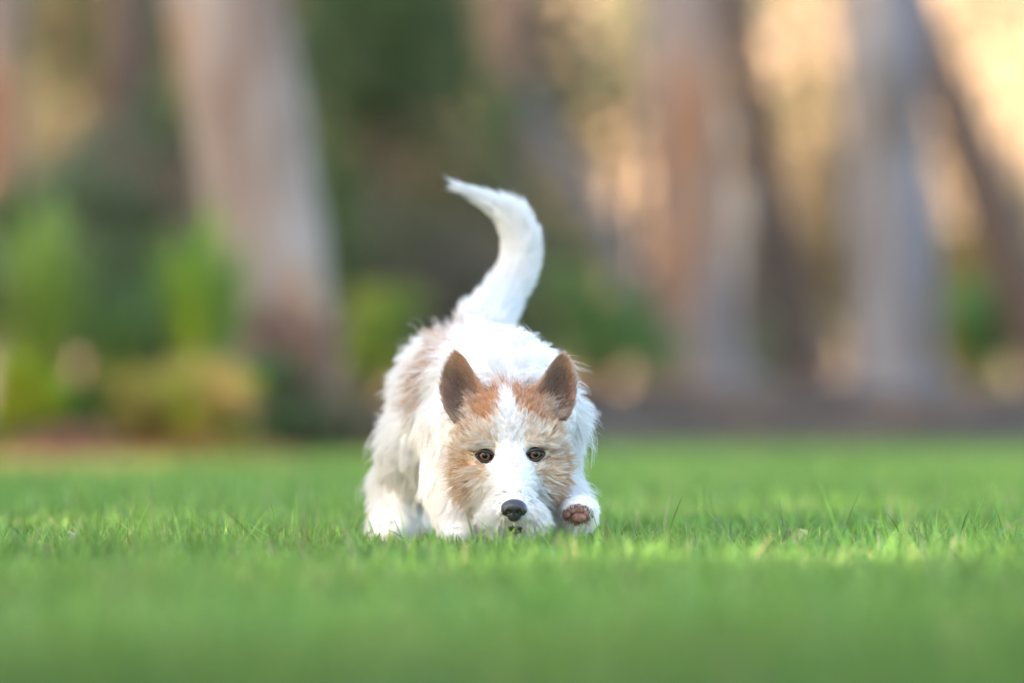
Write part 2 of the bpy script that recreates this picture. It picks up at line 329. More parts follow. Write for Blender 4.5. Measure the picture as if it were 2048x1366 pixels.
# unseen evergreens, placed outside the view to shade dog, grass and bed trunks -------------------
for i, (x, y) in enumerate([(-8.5, -7.5), (-8.8, -3.6), (-8.4, 0.2), (-8.9, 4.0), (-8.5, 7.6), (-8.8, 11.4), (-8.5, 15.0), (-9.0, 19.0), (-8.7, 23.2), (-8.6, 27.2), (-8.8, 31.0)]):
    t = tag(empty('evergreen_tree', (x, y, 0)), 'dense unseen evergreen tree of the row placed to shade the lawn, number %s from the camera side' % ['one', 'two', 'three', 'four', 'five', 'six', 'seven', 'eight', 'nine', 'ten', 'eleven'][i], 'tree', 'unseen evergreens placed to shade the lawn')
    V, F = join([tube(smooth_path([[0, 0, -.05], [.05, 0, 2], [0, .1, 5.5]], 10), np.linspace(.24, .06, 10), 10)]); mesh_obj('trunk', V, F, bk_dark, t)
    r = np.random.default_rng(80 + i); kc = 40
    cen = np.stack([r.normal(0, .95, kc), r.normal(0, 1.1, kc), r.uniform(.4, 6.3, kc)], 1); C = clumped(5200, cen, r.uniform(.8, 1.2, (kc, 1)), 80 + i); C[:, 2] = np.maximum(C[:, 2], .06)
    V, F = leaf_quads(C, .34, .17, 80 + i); mesh_obj('crown', V, F, mat_foliage, t, False, cols=leaf_colours(5200, DARK, 80 + i))

t = tag(empty('evergreen_tree', (1.6, -2.6, 0)), 'unseen low evergreen tree added to darken the nearest grass', 'tree')  # unseen tree, added only to darken the grass nearest the camera
V, F = join([tube(smooth_path([[0, 0, -.05], [-.1, .2, 1.2], [-.5, 1.0, 2.6]], 10), np.linspace(.2, .07, 10), 10)] + [tube(smooth_path([[-.1, .2, 1.2], [a * .5, 2.0, 1.1], [a, 4.3, .68]], 8), np.linspace(.08, .02, 8), 8) for a in (-2.6, -1.2, .4)])
mesh_obj('trunk', V, F, bk_dark, t); r = np.random.default_rng(95)
cen = np.stack([r.uniform(-4.4, 1.2, 260), r.uniform(2.9, 4.95, 260), r.uniform(.54, .68, 260)], 1); C = clumped(15000, cen, r.uniform(.08, .13, (260, 1)), 95)
V, F = leaf_quads(C, .14, .065, 95); mesh_obj('crown', V, F, mat_foliage, t, False, cols=leaf_colours(15000, DARK, 95))

# ---------------------------------------------------------------- grass
mat_grass = mat_leaf('grass_blade', trans=0.32, rough=0.42)
def blades(x, y, L, wd, seed, ns, bright=1.0):
    r = np.random.default_rng(seed); n = len(x)
    a = r.uniform(0, 6.283, n); lean = np.abs(r.normal(.40, .38, n)); curve = r.normal(.45, .35, n)
    h = np.stack([np.cos(a), np.sin(a), 0 * a], 1); f = r.uniform(0, 6.283, n); s = np.stack([np.cos(f), np.sin(f), 0 * f], 1)
    u = np.linspace(0, 1, ns + 1); P = np.stack([x, y, 0 * x - .002], 1)
    Vs = []; ang = lean
    cur = P.copy()
    for k in range(ns + 1):
        if k:
            aa = lean + curve * (k - .5) / ns * 1.2
            cur = cur + (h * np.sin(aa)[:, None] + np.array([0, 0, 1]) * np.cos(aa)[:, None]) * (L / ns)[:, None]
        wk = wd * (1 - u[k] ** 2.2) * .5
        if k < ns: Vs += [cur - s * wk[:, None], cur + s * wk[:, None]]
        else: Vs += [cur]
    m = 2 * ns + 1
    V = np.stack(Vs, 1).reshape(-1, 3); b = np.arange(n)[:, None] * m
    Q = np.vstack([b + [2 * k, 2 * k + 1, 2 * k + 3, 2 * k + 2] for k in range(ns - 1)]) if ns > 1 else np.zeros((0, 4), int)
    T = b + [2 * ns - 2, 2 * ns - 1, 2 * ns]
    pal = np.array([(.145, .265, .042), (.19, .315, .055), (.115, .21, .035), (.24, .36, .075), (.165, .28, .07)])
    c = pal[r.integers(0, 5, n)] * r.uniform(.55, 1.5, (n, 1)) * [.97, 1.07, 1.15]
    dry = r.uniform(size=n) < .05; c[dry] = np.array([.46, .40, .20]) * r.uniform(.7, 1.2, (dry.sum(), 1))
    pt = sstep(.1, .9, vnoise(np.stack([x, y, 0 * x], 1), 5.5, 3))[:, None]; c = c * (1 - .24 * pt) + .24 * pt * np.array([.34, .42, .09])
    p2 = sstep(-.6, .8, vnoise(np.stack([x, y, 0 * x], 1), 11, 9))[:, None]; c = c * (.92 + .22 * p2)
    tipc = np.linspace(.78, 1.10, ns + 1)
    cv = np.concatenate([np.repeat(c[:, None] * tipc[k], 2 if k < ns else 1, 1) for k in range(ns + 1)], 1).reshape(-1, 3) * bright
    return V, Q, T, cv
def scatter(y0, y1, half, dens, seed):
    r = np.random.default_rng(seed); n = int((y1 - y0) * 2 * half(y1) * dens)
    x = r.uniform(-1, 1, n) * half(y1); y = r.uniform(y0, y1, n); k = (np.abs(x) < half(y)) & (y < edge_y(x) + .1)
    return x[k], y[k]
zones = []
for y0, y1, dens, ns, L0, w0, sd in [(2.3, 3.6, 7000, 2, .030, .0030, 1), (3.6, 8.2, 9800, 3, .029, .0025, 2), (8.2, 12, 3600, 2, .030, .0038, 3), (12, 24, 1400, 1, .030, .007, 4)]:
    x, y = scatter(y0, y1, lambda q: .32 + q * .105, dens, sd); r = np.random.default_rng(100 + sd)
    L = L0 * r.uniform(.45, 1.3, len(x)) * (1 + .28 * vnoise(np.stack([x, y, 0 * x], 1), 14, 5)); tall = r.uniform(size=len(x)) < .035; L[tall] *= r.uniform(1.4, 2.4, tall.sum())
    L *= 1 - .45 * (sstep(.16, .08, np.abs(x + .03)) * sstep(5.86, 5.94, y) * sstep(6.75, 6.6, y))        # trodden down round the dog
    zones.append(blades(x, y, L, w0 * r.uniform(.7, 1.3, len(x)), 200 + sd, ns))
# a few tall single blades round the dog
sp = [(1037, 1120, 5.72, .055), (1052, 1120, 5.78, .04), (430, 1075, 5.9, .075), (240, 1085, 5.95, .06), (385, 1080, 5.9, .05), (710, 1080, 5.98, .055), (850, 1100, 5.95, .07), (955, 1100, 5.9, .05), (1480, 1075, 5.95, .062), (1630, 1080, 5.92, .07),
      (1660, 1085, 5.9, .06), (1670, 1090, 5.95, .075), (1935, 1085, 6.0, .075), (1955, 1090, 5.9, .05), (2010, 1080, 6.0, .05), (1215, 1080, 6.0, .045), (560, 1090, 5.9, .055), (520, 1080, 6.0, .05), (1048, 1090, 5.9, .055), (1000, 1100, 5.93, .045)]
q = np.array([W(a, b, c) for a, b, c, _ in sp]); zones.append(blades(q[:, 0], q[:, 1], np.array([s[3] for s in sp]) * 1.15, np.full(len(sp), .0032), 300, 4))
Vs, Qs, Ts, Cs, o = [], [], [], [], 0
for V, Q, T, c in zones:
    Vs.append(V); Qs.append(Q + o); Ts.append(T + o); Cs.append(c); o += len(V)
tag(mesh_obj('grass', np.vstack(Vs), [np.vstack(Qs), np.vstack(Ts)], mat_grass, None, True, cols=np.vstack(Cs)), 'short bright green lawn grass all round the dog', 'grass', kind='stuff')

# fallen bits on the lawn
def small_leaf(name, label, p, length, wd, col, rz, tilt, cat):
    u = np.linspace(0, 1, 7); prof = np.sin(np.pi * np.clip(u, .02, 1)) ** .7 * wd / 2; prof[-1] = .0004
    c = np.stack([u * length - length / 2, 0 * u, .006 * np.sin(u * 3.0) + .004], 1)
    V = np.concatenate([c + np.stack([0 * u, -prof, .004 * prof / wd * 2], 1), c, c + np.stack([0 * u, prof, .004 * prof / wd * 2], 1)]); k = np.arange(6)
    F = np.vstack([np.stack([k, k + 1, k + 8, k + 7], 1), np.stack([k + 7, k + 8, k + 15, k + 14], 1)])
    o = mesh_obj(name, V, F, mat_noise(name + '_skin', [(.3, tuple(.7 * x for x in col)), (.7, col)], 90), None, True, loc=p)
    o.rotation_euler = (R(tilt), R(-50), R(rz)); sm = o.modifiers.new('thickness', 'SOLIDIFY'); sm.thickness = .0006
    return tag(o, label, cat)
small_leaf('fallen_leaf', 'pale yellow fallen leaf lying in the grass right of the paw', W(1600, 1088, 6.0) * [1, 1, 0] + [0, 0, .013], .022, .010, (.50, .48, .22), 80, 20, 'leaf')
small_leaf('fallen_leaf', 'small brown fallen leaf beside the pale yellow one in the grass', W(1565, 1078, 6.05) * [1, 1, 0] + [0, 0, .014], .017, .006, (.16, .11, .08), 60, 50, 'leaf')
small_leaf('fallen_leaf', 'cream scrap of leaf in the grass at the far left', W(130, 1090, 5.95) * [1, 1, 0] + [0, 0, .014], .012, .007, (.62, .55, .40), 110, 30, 'leaf')

# ---------------------------------------------------------------- dog
DOG = np.array([-0.03, 6.32, 0.0])
dog = tag(empty('dog', DOG), 'rough-coated white and tan terrier stalking low towards the camera, one forepaw raised', 'dog')
# primitives: kind, params, smooth k, region
def RC(a, b, ra, rb, reg, k=.025): return ('rc', np.array(a, float), np.array(b, float), ra, rb, reg, k)
def EL(c, r, reg, k=.02): return ('el', np.array(c, float), np.array(r, float), 0, 0, reg, k)
TAILP = [W(965, 655, 6.56), W(1000, 600, 6.61), W(1035, 545, 6.63), W(1043, 490, 6.635), W(1030, 445, 6.635), W(1008, 424, 6.63), W(974, 403, 6.62), W(936, 384, 6.61)]
TAILR = [.026, .0190, .0165, .0155, .0138, .0105, .0060, .0016]
_tp = smooth_path(np.column_stack([TAILP, TAILR]), 22); TAILP = [q for q in _tp[:, :3]]; TAILR = list(_tp[:, 3])
NOSE = W(1028, 1019, 6.038)
prims = [
    RC((-.004, 6.245, .150), (-.030, 6.38, .160), .073, .076, 'torso'),
    RC((-.030, 6.38, .160), (-.058, 6.535, .172), .076, .070, 'torso'),
    RC((-.004, 6.235, .120), (-.004, 6.215, .092), .062, .048, 'chest'),
    RC((-.002, 6.25, .165), (-.002, 6.185, .130), .064, .052, 'neck'),
    # head
    EL((-.002, 6.155, .128), (.049, .052, .043), 'skull'),
    RC((-.002, 6.118, .093), (.001, 6.058, .051), .028, .0190, 'muzzle', .016),
    RC((-.002, 6.125, .062), (.002, 6.070, .030), .029, .014, 'jaw', .018),
    EL((-.034, 6.135, .088), (.022, .03, .036), 'cheek'), EL((.030, 6.135, .088), (.022, .03, .036), 'cheek'),
    EL((-.0285, 6.118, .117), (.018, .016, .010), 'brow', .012), EL((.0255, 6.118, .118), (.018, .016, .010), 'brow', .012),
    EL((-.013, 6.062, .041), (.014, .018, .013), 'lip', .012), EL((.017, 6.062, .041), (.014, .018, .013), 'lip', .012),
    # standing foreleg (image left)
    RC((-.058, 6.245, .125), (-.062, 6.235, .075), .042, .027, 'leg'), RC((-.062, 6.235, .075), (-.056, 6.185, .022), .026, .018, 'leg'),
    EL((-.056, 6.172, .014), (.020, .026, .013), 'paw', .012),
    # raised foreleg (image right)
    RC((.036, 6.235, .130), (.043, 6.245, .082), .036, .025, 'leg'), RC((.043, 6.245, .082), (.066, 6.170, .046), .022, .015, 'leg', .016),
    EL(W(1160, 1026, 6.135), (.0205, .018, .0195), 'paw', .014),
    # hind legs
    RC((-.080, 6.52, .155), (-.108, 6.43, .110), .050, .035, 'thigh'), RC((-.108, 6.43, .110), (-.130, 6.475, .064), .032, .028, 'leg'),
    RC((-.130, 6.475, .064), (-.136, 6.44, .018), .027, .022, 'leg', .012), EL((-.137, 6.42, .013), (.019, .027, .012), 'paw', .012),
    RC((-.030, 6.55, .150), (-.055, 6.52, .112), .050, .034, 'thigh'), RC((-.055, 6.52, .112), (-.100, 6.62, .072), .031, .021, 'leg'),
    RC((-.100, 6.62, .072), (-.108, 6.58, .018), .019, .016, 'leg', .012), EL((-.108, 6.56, .013), (.018, .026, .012), 'paw', .012),
]
for i in range(21): prims.append(RC(TAILP[i], TAILP[i + 1], TAILR[i], TAILR[i + 1], 'tail', .008))
REG = [p[5] for p in prims]
def sdf_prim(p, P):
    if p[0] == 'el':
        q = (P - p[1]); k0 = np.linalg.norm(q / p[2], axis=-1); k1 = np.linalg.norm(q / (p[2] ** 2), axis=-1)
        return k0 * (k0 - 1) / np.maximum(k1, 1e-6)
    a, b = p[1], p[2]; ba = b - a; t = np.clip(((P - a) @ ba) / (ba @ ba), 0, 1)
    return np.linalg.norm(P - a - t[..., None] * ba, axis=-1) - (p[3] + (p[4] - p[3]) * t)
H = 0.003; LO = np.array([-.20, 6.0, -.012]); HI = np.array([.125, 6.72, .46]); NG = np.ceil((HI - LO) / H).astype(int) + 1
F = np.full(NG, .06, np.float32)
ax = [LO[i] + H * np.arange(NG[i]) for i in range(3)]
for p in prims:
    if p[0] == 'el': lo, hi = p[1] - p[2] - .06, p[1] + p[2] + .06
    else:
        m = max(p[3], p[4]) + .06; lo, hi = np.minimum(p[1], p[2]) - m, np.maximum(p[1], p[2]) + m
    i0 = np.clip(((lo - LO) / H).astype(int), 0, NG); i1 = np.clip(((hi - LO) / H).astype(int) + 1, 0, NG)
    s_ = tuple(slice(a, b) for a, b in zip(i0, i1))
    G = np.stack(np.meshgrid(*[ax[k][s_[k]] for k in range(3)], indexing='ij'), -1)
    d = sdf_prim(p, G).astype(np.float32); f = F[s_]; k = p[6]
    h = np.clip(.5 + .5 * (f - d) / k, 0, 1); F[s_] = f * (1 - h) + d * h - k * h * (1 - h)
def surf_y(x, z):
    i = int(round((x - LO[0]) / H)); k = int(round((z - LO[2]) / H)); j = int(np.argmax(F[i, :, k] < 0)); f0, f1 = F[i, j - 1, k], F[i, j, k]
    return LO[1] + H * (j - 1 + f0 / (f0 - f1))
EYES = []
for px, py in ((970, 912), (1071, 909)):
    e = W(px, py, 6.10); e[1] = surf_y(e[0], e[2]) ; EYES.append(e)
G = np.stack(np.meshgrid(*ax, indexing='ij'), -1) if False else None
for e in EYES:
    i0 = ((e - .03 - LO) / H).astype(int); i1 = ((e + .03 - LO) / H).astype(int); s_ = tuple(slice(a, b) for a, b in zip(i0, i1))
    G = np.stack(np.meshgrid(*[ax[k][s_[k]] for k in range(3)], indexing='ij'), -1)
    d = np.linalg.norm((G - e) / [1.1, 1, .85], axis=-1) - .0088; k = .006; a_ = F[s_]; b_ = -d; h = np.clip(.5 - .5 * (a_ - b_) / k, 0, 1)
    F[s_] = b_ * h + a_ * (1 - h) + k * h * (1 - h)
def surface_nets(F, o, h):
    Sg = F < 0; c = np.zeros(np.array(F.shape) - 1, np.int8); nx, ny, nz = c.shape
    off = [(i, j, k) for i in (0, 1) for j in (0, 1) for k in (0, 1)]
    for i, j, k in off: c += Sg[i:i + nx, j:j + ny, k:k + nz]
    act = (c > 0) & (c < 8); I = np.argwhere(act); idx = np.full(c.shape, -1, np.int32); idx[act] = np.arange(len(I))
    acc = np.zeros((len(I), 3)); cnt = np.zeros(len(I))
    for a in off:
        for d in range(3):
            if a[d]: continue
            b = list(a); b[d] = 1; fa = F[tuple((I + a).T)]; fb = F[tuple((I + b).T)]; x = (fa < 0) != (fb < 0)
            t = np.where(x, fa / np.where(x, fa - fb, 1), 0); p = np.array(a) + np.outer(t, np.array(b) - a); acc += np.where(x[:, None], p, 0); cnt += x
    V = o + h * (I + acc / cnt[:, None]); Q = []
    for d in range(3):
        e, g = [(1, 2), (2, 0), (0, 1)][d]
        s0 = [slice(1, -1)] * 3; s1 = [slice(1, -1)] * 3; s0[d] = slice(0, -1); s1[d] = slice(1, None)
        s0, s1 = tuple(s0), tuple(s1); A, B = Sg[s0], Sg[s1]; J = np.argwhere(A != B); inv = B[tuple(J.T)]
        sh = np.array([1, 1, 1]); sh[d] = 0; J = J + sh
        def cell(de, dg):
            K = J.copy(); K[:, e] -= de; K[:, g] -= dg; return idx[tuple(K.T)]
        q = np.stack([cell(1, 1), cell(0, 1), cell(0, 0), cell(1, 0)], 1); q[inv] = q[inv][:, ::-1]; Q.append(q)
    Q = np.vstack(Q); Q = Q[(Q >= 0).all(1)]
    return V, Q
BV, BQ = surface_nets(F, LO, H)

# coat colours ---------------------------------------------------------------------------
WHITE = np.array([.92, .91, .89]); TAN = np.array([.62, .285, .085]); CREAM = np.array([.78, .64, .47]); BROWN = np.array([.26, .125, .065])
def proj(P): return 1024 + P[:, 0] / (PXA * P[:, 1]), 820 - (P[:, 2] - CAM_H) / (PXA * P[:, 1])
FACE = np.array([(500, 300, .95, .05), (440, 360, .95, .05), (700, 290, .95, .05), (600, 265, .9, .05), (560, 235, .9, .05), (660, 230, .9, .05), (420, 260, .95, .05), (820, 260, .95, .05), (540, 390, .8, .1), (680, 390, .8, .1), (780, 340, .9, .1), (460, 420, .85, .15), (540, 450, .5, .3), (610, 400, 0, .05), (600, 340, .35, .2), (635, 560, 0, 0), (625, 480, 0, 0), (760, 430, .8, .15),
    (690, 480, .25, .3), (570, 520, .1, .3), (840, 480, .6, .35), (900, 560, .6, .3), (330, 480, .25, .6), (330, 590, .5, .45), (280, 620, .6, .35), (450, 580, .15, .6), (520, 590, .05, .5), (380, 655, .1, .75), (480, 640, .1, .7), (860, 640, .1, .6), (760, 600, .1, .45),
    (280, 740, .4, .5), (340, 800, .5, .4), (300, 880, .4, .4), (420, 830, .2, .55), (380, 900, .5, .3), (250, 950, .12, .35), (480, 900, .05, .25), (560, 800, 0, .05), (640, 750, 0, 0), (720, 850, 0, .05), (800, 800, .2, .5), (880, 760, .5, .4), (930, 850, .6, .3), (900, 950, .7, .2),
    (870, 1030, .6, .3), (960, 960, .5, .4), (960, 650, .4, .5), (780, 930, .03, .15), (500, 1000, 0, .12), (350, 1050, .03, .25), (230, 1050, 0, .1), (640, 960, 0, 0), (760, 1080, 0, .1), (450, 1120, 0, .2), (900, 1080, .5, .4), (950, 400, .4, .5), (650, 1150, 0, .15), (600, 680, 0, .1), (690, 690, 0, .1), (1040, 700, .05, .1), (180, 800, .03, .1), (170, 600, .05, .1), (1040, 500, .05, .1)], float)
FACE[:, 0] = 820 + FACE[:, 0] * .322; FACE[:, 1] = 680 + FACE[:, 1] * .322        # where on the face each patch of colour sits: tan share, cream share
def coat(P, reg_head, seed=0):
    """share of tan and of cream hairs on the head, of tan hairs on the flank"""
    px, py = proj(P); nz = vnoise(P, 260, 11) * 4 + vnoise(P, 700, 12) * 5; px = px + nz * .7; py = py + nz
    q = np.stack([px, py], 1); d2 = ((q[:, None] - FACE[None, :, :2]) ** 2).sum(-1); wt = 1 / (d2 + 30) ** 3; wt /= wt.sum(1, keepdims=True)
    bz = 1 - sstep(0, 9, np.abs(px - np.interp(py, [770, 900, 1000], [1012, 1023, 1029])) - np.interp(py, [775, 800, 850, 900, 930, 960, 1000], [0, 7, 17, 21, 26, 46, 62])) * 1.0
    bz = bz * sstep(772, 785, py); k = np.where(py > 885, .8, 1.0)
    tan_h = (wt @ FACE[:, 2]) * reg_head * sstep(742, 758, py) * (1 - bz) * k; cream = (wt @ FACE[:, 3]) * reg_head * (1 - .85 * bz)
    # saddle patch on the flank
    cxs = np.interp(py, [640, 700, 760, 830], [912, 868, 848, 826]); sad = sstep(1, .45, np.abs(px - cxs) / np.interp(py, [640, 700, 800, 840], [34, 27, 29, 16])) * sstep(632, 650, py) * sstep(850, 800, py)
    tan_b = .54 * sad * (1 - reg_head) * (P[:, 1] > 6.30) * (P[:, 1] < 6.56)
    return tan_h, cream, tan_b
PAWC = W(1155, 1030, 6.12)
RI = {r: i for i, r in enumerate(sorted(set(REG)))}
def regions(P):
    D = np.stack([sdf_prim(p, P) for p in prims], 1); wgt = np.exp(-np.clip(D, -.02, 1) / .006); wgt /= wgt.sum(1, keepdims=True); return wgt
HEADR = {'skull', 'muzzle', 'jaw', 'cheek', 'brow', 'lip'}
headcol = np.array([1.0 if r in HEADR else 0 for r in REG])
bw = regions(BV); th, cr, tb = coat(BV, bw @ headcol)
_pdv = np.where(BV[:, 1] < 6.135, np.hypot((BV[:, 0] - PAWC[0]) / .0135, (BV[:, 2] - PAWC[2]) / .0095), 9)
skin = WHITE * .9 + th[:, None] * (TAN - WHITE) + cr[:, None] * (CREAM - WHITE) + tb[:, None] * (TAN * .95 - WHITE)
skin = np.where((_pdv < 1.25)[:, None], np.array([.15, .085, .065]), skin)
def mat_attr(name, rough=.8, spec=.2):
    m, n, l, out = new_mat(name); p = princ(n, l, out, rough, spec); a = n.new('ShaderNodeAttribute'); a.attribute_name = 'col'; l.new(a.outputs['Color'], p.inputs['Base Color']); return m
mesh_obj('body', BV - DOG, BQ, mat_attr('dog_skin'), dog, True, cols=np.clip(skin, .02, 1))

# fur -------------------------------------------------------------------------------------
def mat_fur():
    m, n, l, out = new_mat('fur'); a = n.new('ShaderNodeAttribute'); a.attribute_name = 'hair_colour'
    hi = n.new('ShaderNodeHairInfo'); mx = n.new('ShaderNodeMix'); mx.data_type = 'RGBA'; mx.blend_type = 'MIX'
    mr = n.new('ShaderNodeMapRange'); mr.inputs[1].default_value = .3; mr.inputs[2].default_value = 1; mr.inputs[3].default_value = 0; mr.inputs[4].default_value = .22
    l.new(hi.outputs['Intercept'], mr.inputs[0]); l.new(mr.outputs[0], mx.inputs[0]); l.new(a.outputs['Color'], mx.inputs[6]); mx.inputs[7].default_value = (.88, .84, .78, 1)
    d = n.new('ShaderNodeBsdfDiffuse'); t = n.new('ShaderNodeBsdfTranslucent'); g = n.new('ShaderNodeBsdfHair'); g.component = 'Reflection'
    g.inputs['RoughnessU'].default_value = .35; g.inputs['RoughnessV'].default_value = .6
    l.new(mx.outputs[2], d.inputs[0]); l.new(mx.outputs[2], t.inputs[0]); g.inputs['Color'].default_value = (.9, .9, .9, 1)
    s = n.new('ShaderNodeMixShader'); s.inputs[0].default_value = .38; l.new(d.outputs[0], s.inputs[1]); l.new(t.outputs[0], s.inputs[2])
    s2 = n.new('ShaderNodeMixShader'); s2.inputs[0].default_value = .05; l.new(s.outputs[0], s2.inputs[1]); l.new(g.outputs[0], s2.inputs[2]); l.new(s2.outputs[0], out.inputs[0])
    return m
MFUR = mat_fur()
def fur(name, P, N, D, L, lift, C, parent, seed, npt=6, rad=.00022, clump=.55, per=22, messy=.25, wave=.0, grav=.25, space=DOG):
    r = np.random.default_rng(seed); n = len(P)
    m = max(n // per, 1); gi = r.choice(n, m, False); kd = kdtree.KDTree(m)
    for a, i in enumerate(gi): kd.insert(P[i], a)
    kd.balance(); near = np.fromiter((kd.find(p)[1] for p in P), int, n)
    gn = nrm(r.normal(size=(m, 3)))[near] * messy + r.normal(size=(n, 3)) * messy * .38
    Dn = nrm(D); cs = (Dn * N).sum(1, keepdims=True); T = np.where(cs > .55, Dn, nrm(Dn - cs * N))
    d = nrm(T * (1 - lift[:, None]) + N * lift[:, None] + gn - N * np.minimum((gn * N).sum(1, keepdims=True), 0) * .8)
    L = L * r.uniform(.65, 1.15, n) * (r.uniform(.75, 1.2, m)[near])
    pos = np.zeros((npt, n, 3)); pos[0] = P - N * .0008; step = (L / (npt - 1))[:, None]
    wv = nrm(np.cross(d, nrm(r.normal(size=(m, 3)))[near])); ph = r.uniform(0, 6.28, m)[near]
    for k in range(1, npt):
        t = k / (npt - 1); dk = nrm(d + np.array([0, 0, -1.0]) * grav * t + T * .35 * t + wv * (wave * np.sin(ph + t * 5))[:, None])
        pos[k] = pos[k - 1] + dk * step
    g = gi[near]; cl = clump * r.uniform(.5, 1.15, n)
    for k in range(1, npt):
        t = k / (npt - 1); f = np.clip(cl * t ** .8, 0, .92)[:, None]; pos[k] = pos[k] * (1 - f) + (pos[k][g] + (P - P[g]) * .12) * f
    hc = bpy.data.hair_curves.new(name); hc.add_curves([npt] * n)
    hc.position_data.foreach_set('vector', (pos - space).transpose(1, 0, 2).astype(np.float32).ravel())
    ra = hc.attributes.get('radius') or hc.attributes.new('radius', 'FLOAT', 'POINT')
    ra.data.foreach_set('value', (np.linspace(1, .18, npt)[None] * (rad * r.uniform(.7, 1.25, n))[:, None]).astype(np.float32).ravel())
    ca = hc.attributes.new('hair_colour', 'FLOAT_COLOR', 'CURVE'); cc = np.ones((n, 4), np.float32); cc[:, :3] = np.clip(C, .01, .93); ca.data.foreach_set('color', cc.ravel())
    hc.materials.append(MFUR); o = bpy.data.objects.new(name, hc); COL.objects.link(o); o.parent = parent; return o
def sample(V, Q, n, seed, weight=None):
    r = np.random.default_rng(seed); T = np.vstack([Q[:, [0, 1, 2]], Q[:, [0, 2, 3]]]) if Q.shape[1] == 4 else Q
    a, b, c = V[T[:, 0]], V[T[:, 1]], V[T[:, 2]]; cr_ = np.cross(b - a, c - a); ar = np.linalg.norm(cr_, axis=1)
    vn = np.zeros_like(V)
    for k in range(3): np.add.at(vn, T[:, k], cr_)
    vn = nrm(vn); wt = ar * (weight[T].mean(1) if weight is not None else 1); i = r.choice(len(T), n, p=wt / wt.sum())
    u, v = r.uniform(size=(2, n)); f = u + v > 1; u[f], v[f] = 1 - u[f], 1 - v[f]; u, v = u[:, None], v[:, None]; t = T[i]
    return V[t[:, 0]] * (1 - u - v) + V[t[:, 1]] * u + V[t[:, 2]] * v, nrm(vn[t[:, 0]] * (1 - u - v) + vn[t[:, 1]] * u + vn[t[:, 2]] * v)
FLEN = dict(torso=.026, chest=.030, neck=.026, skull=.011, muzzle=.010, jaw=.022, cheek=.024, brow=.017, lip=.022, leg=.024, thigh=.021, paw=.009, tail=.025)
FLIFT = dict(torso=.36, chest=.38, neck=.38, skull=.28, muzzle=.30, jaw=.3, cheek=.22, brow=.5, lip=.36, leg=.24, thigh=.38, paw=.25, tail=.23)
FDIR = dict(torso=(0, .7, -.6), chest=(0, .1, -1), neck=(0, .75, -.5), leg=(0, .25, -1), thigh=(0, .6, -.75), paw=(0, -.6, -.6))
tail_d = [nrm(TAILP[i + 1] - TAILP[i]) for i in range(21)]; ti = 0; prim_dir = []
for p in prims:
    if p[5] == 'tail': prim_dir.append(tail_d[ti]); ti += 1
    else: prim_dir.append(np.array(FDIR.get(p[5], (0, 0, 0)), float))
prim_dir = np.array(prim_dir); prim_len = np.array([FLEN[r] for r in REG]); prim_lift = np.array([FLIFT[r] for r in REG])
is_tail = np.array([r == 'tail' for r in REG], float); is_leg = np.array([r in ('leg', 'paw') for r in REG], float)
